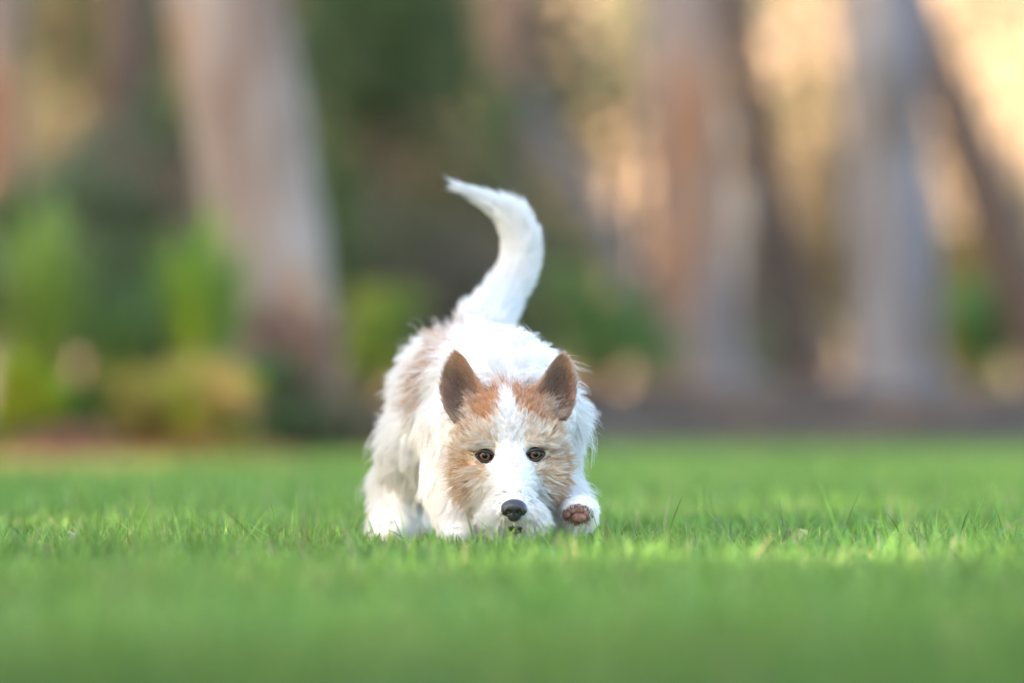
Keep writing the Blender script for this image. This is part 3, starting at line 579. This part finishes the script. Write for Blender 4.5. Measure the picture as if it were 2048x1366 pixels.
def build_fur(n, seed):
    wv = np.ones(len(BV)); hd = bw @ headcol; wv = 1 + 2.6 * hd * (BV[:, 1] < 6.17) + .3 * (BV[:, 1] < 6.3) + 1.2 * (bw @ is_tail)
    P, N = sample(BV, BQ, n, seed, wv); wg = regions(P); head = wg @ headcol
    D = wg @ prim_dir; L = wg @ prim_len; lift = wg @ prim_lift
    out = P - NOSE; hdv = nrm(out * [1.0, 1.0, 1.15]) + np.stack([np.sign(P[:, 0] + .001) * .25 * np.clip(np.abs(P[:, 0] + .001) / .02, 0, 1), 0 * L, -.85 * sstep(.112, .06, P[:, 2])], 1)
    fore = sstep(.105, .13, P[:, 2]) * head; hdv[:, 2] += .3 * fore
    D = D + head[:, None] * hdv
    px, py = proj(P)
    L = L * np.where(head > .5, 1, 1 - .45 * sstep(.19, .235, P[:, 2]) * (P[:, 1] < 6.5) * (1 - wg @ is_tail))       # short on the back
    near_ear = (head < .5) & (P[:, 1] < 6.27) & (P[:, 2] > .12) & (((px > 865) & (px < 985)) | ((px > 1060) & (px < 1150))); L = np.where(near_ear, L * .45, L); lift = np.where(near_ear, lift * .4, lift)
    tipd = np.linalg.norm(P - TAILP[-1], axis=1); L = L * np.where(tipd < .06, 1 + .4 * (1 - tipd / .06), 1); lift = lift * np.where(tipd < .07, .12 + .5 * tipd / .07, 1)
    ed = np.min([np.hypot((P[:, 0] - e[0]) / .0100, (P[:, 2] - e[2] + .0012) / .0066) for e in EYES], 0); ed = np.where(P[:, 1] < 6.16, ed, 9)
    L = L * np.clip(.28 + .5 * (ed - 1), .28, 1)
    nd = np.hypot(P[:, 0] - NOSE[0], P[:, 2] - NOSE[2]); nd = np.where(P[:, 1] < 6.1, nd, 1); L = L * np.clip(.25 + (nd - .010) / .03, .25, 1)
    md = np.where(P[:, 1] < 6.1, np.hypot((P[:, 0] - W(1029, 0, 6.06)[0]) / .0098, (P[:, 2] - .0232) / .0052), 9)
    pd = np.where(P[:, 1] < 6.135, np.hypot((P[:, 0] - PAWC[0]) / .0135, (P[:, 2] - PAWC[2]) / .0095), 9)
    keep = (ed > 1) & (nd > .0095) & (md > 1) & (pd > .75) & (P[:, 2] > .002)
    th, cr, tb = coat(P, head); r = np.random.default_rng(seed + 5); m = len(P)
    u = np.clip(.45 * r.uniform(size=m) + .55 * (.5 + .42 * vnoise(P * [1, 1, .6], 1100, 77)), 0, 1)
    C = np.where((u < th)[:, None], TAN, np.where((u < th + cr)[:, None], CREAM, WHITE))
    C = np.where((u < tb)[:, None], np.array([.50, .29, .17]), C) * r.uniform(.82, 1.1, (m, 1))
    gry = (nd < .022) & (P[:, 2] > NOSE[2] + .006) & (r.uniform(size=m) < .22); C[gry] = np.array([.34, .34, .35])       # grey hairs over the nose
    dk = (th > .15) & (r.uniform(size=m) < .05); C[dk] = np.array([.24, .12, .06])  # dark strands stand in for shadow between the tan hairs
    pw = (pd < 1.3) & (r.uniform(size=m) < .6); C[pw] = np.array([.30, .18, .13]); L = np.where(pd < 1.5, L * .7, L)
    rim = (ed < 1.28) & (r.uniform(size=m) < .5) & (P[:, 2] > EYES[0][2] - .02); C[rim] = np.array([.12, .08, .06])
    return [a[keep] for a in (P, N, D, L, lift, C, head, wg @ is_tail, wg @ is_leg)]
P, N, D, L, lift, C, hd, tl, lg = build_fur(240000, 1)
def sub(mask, name, seed, **kw): fur(name, P[mask], N[mask], D[mask], L[mask], lift[mask], C[mask], dog, seed, **kw)
mh = hd > .5; mt = (tl > .5) & ~mh; ml = (lg > .5) & ~mh & ~mt
sub(mh, 'head_fur', 1, npt=6, rad=.00019, clump=.72, per=18, messy=.24, wave=.25, grav=.22)
sub(mt, 'tail_fur', 2, npt=5, rad=.0002, clump=.4, per=9, messy=.17, grav=.0)
sub(ml, 'leg_fur', 3, npt=5, rad=.00022, clump=.5, per=20, messy=.2, grav=.2)
sub(~(mh | mt | ml), 'body_fur', 4, npt=6, rad=.00019, clump=.74, per=17, messy=.38, wave=.45, grav=.2)
# long loose wisps over cheeks, shoulders and skirt
r = np.random.default_rng(33); pick = r.choice(len(P), 9500, False); pick = pick[(L[pick] > .014) & (tl[pick] < .5)]
fur('loose_hair', P[pick], N[pick], D[pick], L[pick] * 1.5, lift[pick] * 1.25, C[pick], dog, 5, npt=7, rad=.00021, clump=.75, per=7, messy=.42, wave=.7, grav=.25)

r = np.random.default_rng(44); bp_, bn_, bd_ = [], [], []
for sx, e in ((-1, EYES[0]), (1, EYES[1])):
    a = r.uniform(-1, 1, 420); q = np.stack([e[0] + a * .015 + sx * .002, 0 * a, e[2] + .0125 - .004 * a * sx * (a * sx > 0) + r.normal(0, .0022, 420)], 1)
    q[:, 1] = [surf_y(x_, z_) for x_, _, z_ in q]; bp_.append(q); bn_.append(np.tile([0, -.9, .45], (420, 1))); bd_.append(np.stack([sx * (.6 + .5 * np.clip(a * sx, 0, 1)), 0 * a - .2, .0 - .12 * np.clip(a * sx, 0, 1)], 1))
bp_, bn_, bd_ = np.vstack(bp_), nrm(np.vstack(bn_)), np.vstack(bd_)
fur('brow_hair', bp_, bn_, bd_, np.full(840, .0145), np.full(840, .42), np.where(r.uniform(size=(840, 1)) < .55, CREAM, WHITE) * r.uniform(.8, 1.1, (840, 1)), dog, 45, npt=6, rad=.00015, clump=.45, per=8, messy=.24, wave=.2, grav=.18)

# ears ------------------------------------------------------------------------------------
mat_ear = mat_attr('ear_skin', .7)
def ear(sx, rows):
    """rows: (height, outer, inner) in photo pixels from the pocket at the base up to the tip"""
    rows = np.array(rows, float); nu, nv = 15, 18; u = np.linspace(-1, 1, nu); v = np.linspace(0, 1, nv); t = np.linspace(0, 1, len(rows)); ey = 6.146
    R_ = smooth_path(rows, nv); R_[0], R_[-1] = rows[0], rows[-1]
    O = np.array([W(o, h, ey) for h, o, i in R_]); I = np.array([W(i, h, ey) for h, o, i in R_])
    if sx < 0: Lf, Rt = O, I
    else: Lf, Rt = I, O
    U, Vv = np.meshgrid(u, v, indexing='ij'); f_ = ((u + 1) / 2)[:, None, None]
    c = Lf[None] * (1 - f_) + Rt[None] * f_
    base = (O[3] + I[3]) / 2; tip = O[-1]; axis = tip - base; zax = nrm(axis); sd = np.array([1.0, 0, 0]); hw = np.linalg.norm(O - I, axis=1) / 2
    bowl = (1 - U ** 2) * np.sin(np.pi * np.clip(Vv * .92 + .10, 0, 1)) ** .8
    c[..., 1] += .021 * bowl * (1 - .55 * Vv) + .008 * Vv - .006 * np.clip(-U * sx, 0, 1) ** 2 * (1 - Vv) + .007 * np.clip(U * sx, 0, 1) ** 2
    front = c.reshape(-1, 3); th_ = .0028 * (1 - .5 * Vv) * (1 - .85 * np.abs(U) ** 4); back = (c + np.stack([0 * U, th_, 0 * U], -1)).reshape(-1, 3)
    f = grid_faces(nu, nv); V = np.vstack([front, back]); Fq = np.vstack([f[:, ::-1], f + len(front)])
    b = np.concatenate([np.arange(nv), np.arange(1, nu) * nv + nv - 1, (nu - 1) * nv + np.arange(nv - 2, -1, -1), np.arange(nu - 2, 0, -1) * nv]); bn = np.roll(b, -1)
    Fq = np.vstack([Fq, np.stack([b, bn, bn + len(front), b + len(front)], 1)])
    inner = np.array([.40, .225, .14]); hollow_shade = np.array([.10, .055, .04]); rimc = np.array([.34, .18, .10])
    k = (sstep(.9, .45, Vv) * (1 - U ** 2))[..., None]; cf = (inner * (1 - k) + hollow_shade * k).reshape(-1, 3); cb = np.tile(rimc, (len(front), 1))  # shade of the ear's hollow put into the skin colour
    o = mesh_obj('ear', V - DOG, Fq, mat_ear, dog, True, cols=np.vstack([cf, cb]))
    # make sure the ring faces outwards
    bm = bmesh.new(); bm.from_mesh(o.data); bmesh.ops.recalc_face_normals(bm, faces=bm.faces); bm.to_mesh(o.data); bm.free()
    Fq = np.array([list(p.vertices) for p in o.data.polygons])
    Pe, Ne = sample(V, Fq, 10000, 90 + sx); r = np.random.default_rng(91 + sx)
    vv = np.clip(((Pe - base) @ axis) / (axis @ axis), 0, 1); uu = ((Pe - base - vv[:, None] * axis) @ sd) / .022
    fr = Ne[:, 1] < 0; Dd = np.tile(zax, (len(Pe), 1)) + sd * (uu * .5 + np.where(fr, .5 * sx, 0))[:, None]
    Ld = (np.where(fr, .0095, .006) + .003 * (np.abs(uu) > .85)) * (1 - .35 * vv); u1 = r.uniform(size=len(Pe))
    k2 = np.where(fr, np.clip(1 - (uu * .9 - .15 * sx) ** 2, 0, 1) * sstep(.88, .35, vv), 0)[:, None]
    Ce = np.where((u1 < .72)[:, None], np.array([.47, .26, .155]), np.array([.68, .50, .37])) * (1 - .85 * k2) + np.array([.10, .052, .038]) * .85 * k2  # hair darkened down the middle too, painting in the cup's shade
    Ce = Ce * r.uniform(.8, 1.15, (len(Pe), 1)) * np.where(np.abs(uu) > .8, 1.3, 1)[:, None]
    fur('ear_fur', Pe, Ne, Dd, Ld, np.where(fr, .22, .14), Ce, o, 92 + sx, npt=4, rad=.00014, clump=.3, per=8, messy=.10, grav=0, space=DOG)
    # light tufts growing out of the inner corner of the ear
    q = r.uniform(size=(150, 2)); root = base + axis * (.02 + .22 * q[:, :1]) - sd * sx * (.012 + .012 * q[:, 1:]) + np.array([0, -.004, -.006])
    low = r.uniform(size=(150, 1)) < .5; root = np.where(low, base + sd * sx * r.uniform(-.016, .012, (150, 1)) + np.array([0, -.006, -.014]) + r.normal(0, .003, (150, 3)), root)
    Nn = nrm(np.tile([0, -1.0, .2], (150, 1)) + r.normal(0, .2, (150, 3))); Dt = np.tile(zax * .6, (150, 1)) + sd * sx * .8
    fur('ear_tuft', root, Nn, Dt, np.full(150, .021), np.full(150, .3), np.tile([.60, .43, .30], (150, 1)) * r.uniform(.75, 1.15, (150, 1)), o, 95 + sx, npt=6, rad=.00012, clump=.12, per=8, messy=.3, wave=.3, grav=.1)
ear(-1, [(848, 908, 922), (822, 891, 958), (796, 883, 976), (770, 881, 961), (745, 885, 947), (725, 893, 936), (712, 901, 926), (704, 909, 915)])
ear(1, [(842, 1133, 1116), (818, 1146, 1082), (796, 1151, 1064), (770, 1152, 1078), (745, 1148, 1092), (727, 1142, 1103), (715, 1136, 1113), (707, 1129, 1122)])

# eyes ------------------------------------------------------------------------------------
def simple_mat(name, col, rough, spec=.5, coat=0):
    m, n, l, out = new_mat(name); p = princ(n, l, out, rough, spec); p.inputs['Base Color'].default_value = (*col, 1); p.inputs['Coat Weight'].default_value = coat; p.inputs['Coat Roughness'].default_value = .03; return m
M_BLACK = simple_mat('eyeball_dark', (.012, .009, .008), .3, .2, .5); M_PUP = simple_mat('pupil', (.004, .004, .004), .3, .0, .55); M_LID = simple_mat('eyelid_skin', (.018, .014, .013), .45)
def mat_iris():
    m, n, l, out = new_mat('iris'); p = princ(n, l, out, .5, .0); p.inputs['Coat Weight'].default_value = .55; p.inputs['Coat Roughness'].default_value = .03
    c = n.new('ShaderNodeTexCoord'); ln = n.new('ShaderNodeVectorMath'); ln.operation = 'LENGTH'; mp = n.new('ShaderNodeMapping'); mp.inputs['Scale'].default_value = (1, 0, 1)
    l.new(c.outputs['Object'], mp.inputs[0]); l.new(mp.outputs[0], ln.inputs[0]); ml_ = n.new('ShaderNodeMath'); ml_.operation = 'MULTIPLY'; ml_.inputs[1].default_value = 1 / .0060; l.new(ln.outputs['Value'], ml_.inputs[0])
    t = noise(n, l, 900, 2, c.outputs['Object']); ad = n.new('ShaderNodeMath'); ad.operation = 'MULTIPLY_ADD'; ad.inputs[1].default_value = .25; ad.inputs[2].default_value = -.12; l.new(t.outputs['Fac'], ad.inputs[0])
    sm = n.new('ShaderNodeMath'); l.new(ml_.outputs[0], sm.inputs[0]); l.new(ad.outputs[0], sm.inputs[1])
    r_ = ramp(n, l, sm.outputs[0], [(.35, (.075, .036, .02)), (.6, (.135, .066, .036)), (.8, (.09, .042, .025)), (.95, (.012, .008, .007))]); l.new(r_.outputs[0], p.inputs['Base Color']); return m
M_IRIS = mat_iris()
def cap(rad, half, rings=8, seg=24):
    a = np.linspace(0, half, rings)[1:]; th = np.linspace(0, 2 * np.pi, seg, endpoint=False)
    V = [[0, -rad, 0]] + [[rad * math.sin(x) * math.cos(t), -rad * math.cos(x), rad * math.sin(x) * math.sin(t)] for x in a for t in th]
    T = [[0, 1 + j, 1 + (j + 1) % seg] for j in range(seg)]; Q = [[1 + i * seg + j, 1 + (i + 1) * seg + j, 1 + (i + 1) * seg + (j + 1) % seg, 1 + i * seg + (j + 1) % seg] for i in range(rings - 2) for j in range(seg)]
    return np.array(V), [np.array(Q), np.array(T)]
for k, e in enumerate(EYES):
    c = e + [0, .0035, 0]; sx = -1 if k == 0 else 1
    V, Fc = cap(.0084, math.pi * .98, 20, 24); eo = mesh_obj('eye', V, Fc, M_BLACK, dog, True, loc=Vector(c - DOG))
    V, Fc = cap(.00855, .72); mesh_obj('iris', V, Fc, M_IRIS, eo)
    V, Fc = cap(.00868, .36); mesh_obj('pupil', V, Fc, M_PUP, eo, loc=(0, 0, .0002))
    th = np.linspace(0, 2 * np.pi, 40, endpoint=False); xx = .0090 * np.cos(th) * (1 + .10 * np.cos(th) ** 2); zz = np.where(np.sin(th) > 0, .0050, .0062) * np.sign(np.sin(th)) * np.abs(np.sin(th)) ** 1.25 + 0
    zz -= .0009 * (-sx) * np.cos(th); yy = -np.sqrt(np.maximum(.0095 ** 2 - (xx * .8) ** 2 - zz ** 2 * .8, 0)) + .0012
    pts = np.stack([xx, yy, zz], 1); seg = 8; nrm_o = nrm(np.stack([np.cos(th), 0 * th - .0, np.sin(th)], 1)); q = np.linspace(0, 2 * np.pi, seg, endpoint=False)
    rr = .0012 + .0006 * np.clip(np.sin(th), 0, 1)
    Vt = (pts[:, None] + (nrm_o[:, None] * np.cos(q)[None, :, None] + np.array([0, -1, 0])[None, None] * np.sin(q)[None, :, None]) * rr[:, None, None]).reshape(-1, 3)
    i, j = np.meshgrid(np.arange(40), np.arange(seg), indexing='ij'); i, j = i.ravel(), j.ravel()
    mesh_obj('eyelid', Vt, np.stack([i * seg + j, i * seg + (j + 1) % seg, ((i + 1) % 40) * seg + (j + 1) % seg, ((i + 1) % 40) * seg + j], 1), M_LID, eo)

# nose and mouth --------------------------------------------------------------------------
def sdf_mesh(fn, lo, hi, h):
    axs = [np.arange(lo[i], hi[i] + h, h) for i in range(3)]; G = np.stack(np.meshgrid(*axs, indexing='ij'), -1); return surface_nets(fn(G).astype(np.float32), np.array(lo), h)
def smin(a, b, k): h = np.clip(.5 + .5 * (b - a) / k, 0, 1); return b * (1 - h) + a * h - k * h * (1 - h)
def ell(G, c, r): q = G - np.array(c); r = np.array(r); k0 = np.linalg.norm(q / r, axis=-1); return k0 * (k0 - 1) / np.maximum(np.linalg.norm(q / r ** 2, axis=-1), 1e-6)
def nose_fn(G):
    d = ell(G, (0, .001, .0030), (.0128, .0115, .0078)); d = smin(d, ell(G, (0, .001, -.0055), (.0078, .0100, .0078)), .004)
    for s in (-1, 1): d = smin(d, ell(G, (s * .0092, -.002, .0004), (.0048, .0078, .0062)), .002)
    d = -smin(-d, G[..., 1] + .0096, .003)                                              # blunt front
    for s in (-1, 1):
        d = -smin(-d, ell(G, (s * .0058, -.0100, -.0010), (.0034, .0062, .0030)), .001); d = -smin(-d, ell(G, (s * .0104, -.0080, -.0034), (.0044, .0070, .0013)), .0008)
    return -smin(-d, ell(G, (0, -.0105, -.007), (.0008, .0030, .0080)), .0008)
m_nose, n_, l_, out_ = new_mat('nose_leather'); pn = princ(n_, l_, out_, .34, .6); pn.inputs['Base Color'].default_value = (.030, .031, .036, 1)
vo = n_.new('ShaderNodeTexVoronoi'); vo.inputs['Scale'].default_value = 900; l_.new(n_.new('ShaderNodeTexCoord').outputs['Object'], vo.inputs['Vector']); bp = n_.new('ShaderNodeBump'); bp.inputs['Strength'].default_value = .35; bp.inputs['Distance'].default_value = .0006
l_.new(vo.outputs['Distance'], bp.inputs['Height']); l_.new(bp.outputs[0], pn.inputs['Normal'])
V, Q = sdf_mesh(nose_fn, (-.016, -.014, -.016), (.016, .014, .014), .0006)
no = mesh_obj('nose', V, Q, m_nose, dog, True, loc=Vector(NOSE - DOG)); no.rotation_euler = (R(14), 0, 0)
def mouth_fn(G):
    d = smin(ell(G, (0, 0, .0010), (.0100, .0085, .0026)), ell(G, (0, .001, -.0026), (.0078, .008, .0032)), .0015)
    return -smin(-d, ell(G, (0, -.006, -.0006), (.0078, .005, .0011)), .0006)
V, Q = sdf_mesh(mouth_fn, (-.013, -.011, -.009), (.013, .011, .008), .0006)
ms = np.array([W(1029, 0, 6.06)[0], 0, .0235]); ms[1] = surf_y(ms[0], ms[2]) + .001
mesh_obj('mouth', V, Q, M_LID, dog, True, loc=Vector(ms - DOG))

# pads and claws of the raised paw -----------------------------------------------------------
m_pad = mat_noise('paw_pad_skin', [(.3, (.17, .085, .06)), (.55, (.32, .17, .12)), (.8, (.42, .25, .19))], 220, bump=.5, bscale=900, rough=.6)
m_claw = simple_mat('claw_horn', (.36, .26, .22), .35)
py0 = surf_y(PAWC[0], PAWC[2])
for dx, dz, rx, rz_, dy in [(.0020, -.0030, .0080, .0056, .0005), (-.0108, .0002, .0034, .0044, .0025), (-.0052, .0040, .0034, .0042, .0015), (.0030, .0050, .0036, .0040, .0012), (.0098, .0018, .0032, .0042, .0025)]:
    V, Q = sdf_mesh(lambda G: ell(G, (0, 0, 0), (rx, .0045, rz_)), (-.011, -.007, -.009), (.011, .007, .009), .0008)
    mesh_obj('paw_pad', V, Q, m_pad, dog, True, loc=Vector(PAWC + [dx, py0 - PAWC[1] + dy, dz] - DOG))
for dx, dz, a in [(-.0112, .0056, -.25), (-.0052, .0092, -.1), (.0032, .0098, .1), (.0102, .0068, .25)]:
    p0 = PAWC + [dx, py0 - PAWC[1] + .004, dz]; path = smooth_path([p0, p0 + [a * .004, -.005, .002], p0 + [a * .008, -.0085, -.0015]], 7)
    V, Q, T = tube(path - DOG, np.linspace(.0013, .0003, 7), 8); mesh_obj('claw', V, [Q, T], m_claw, dog)
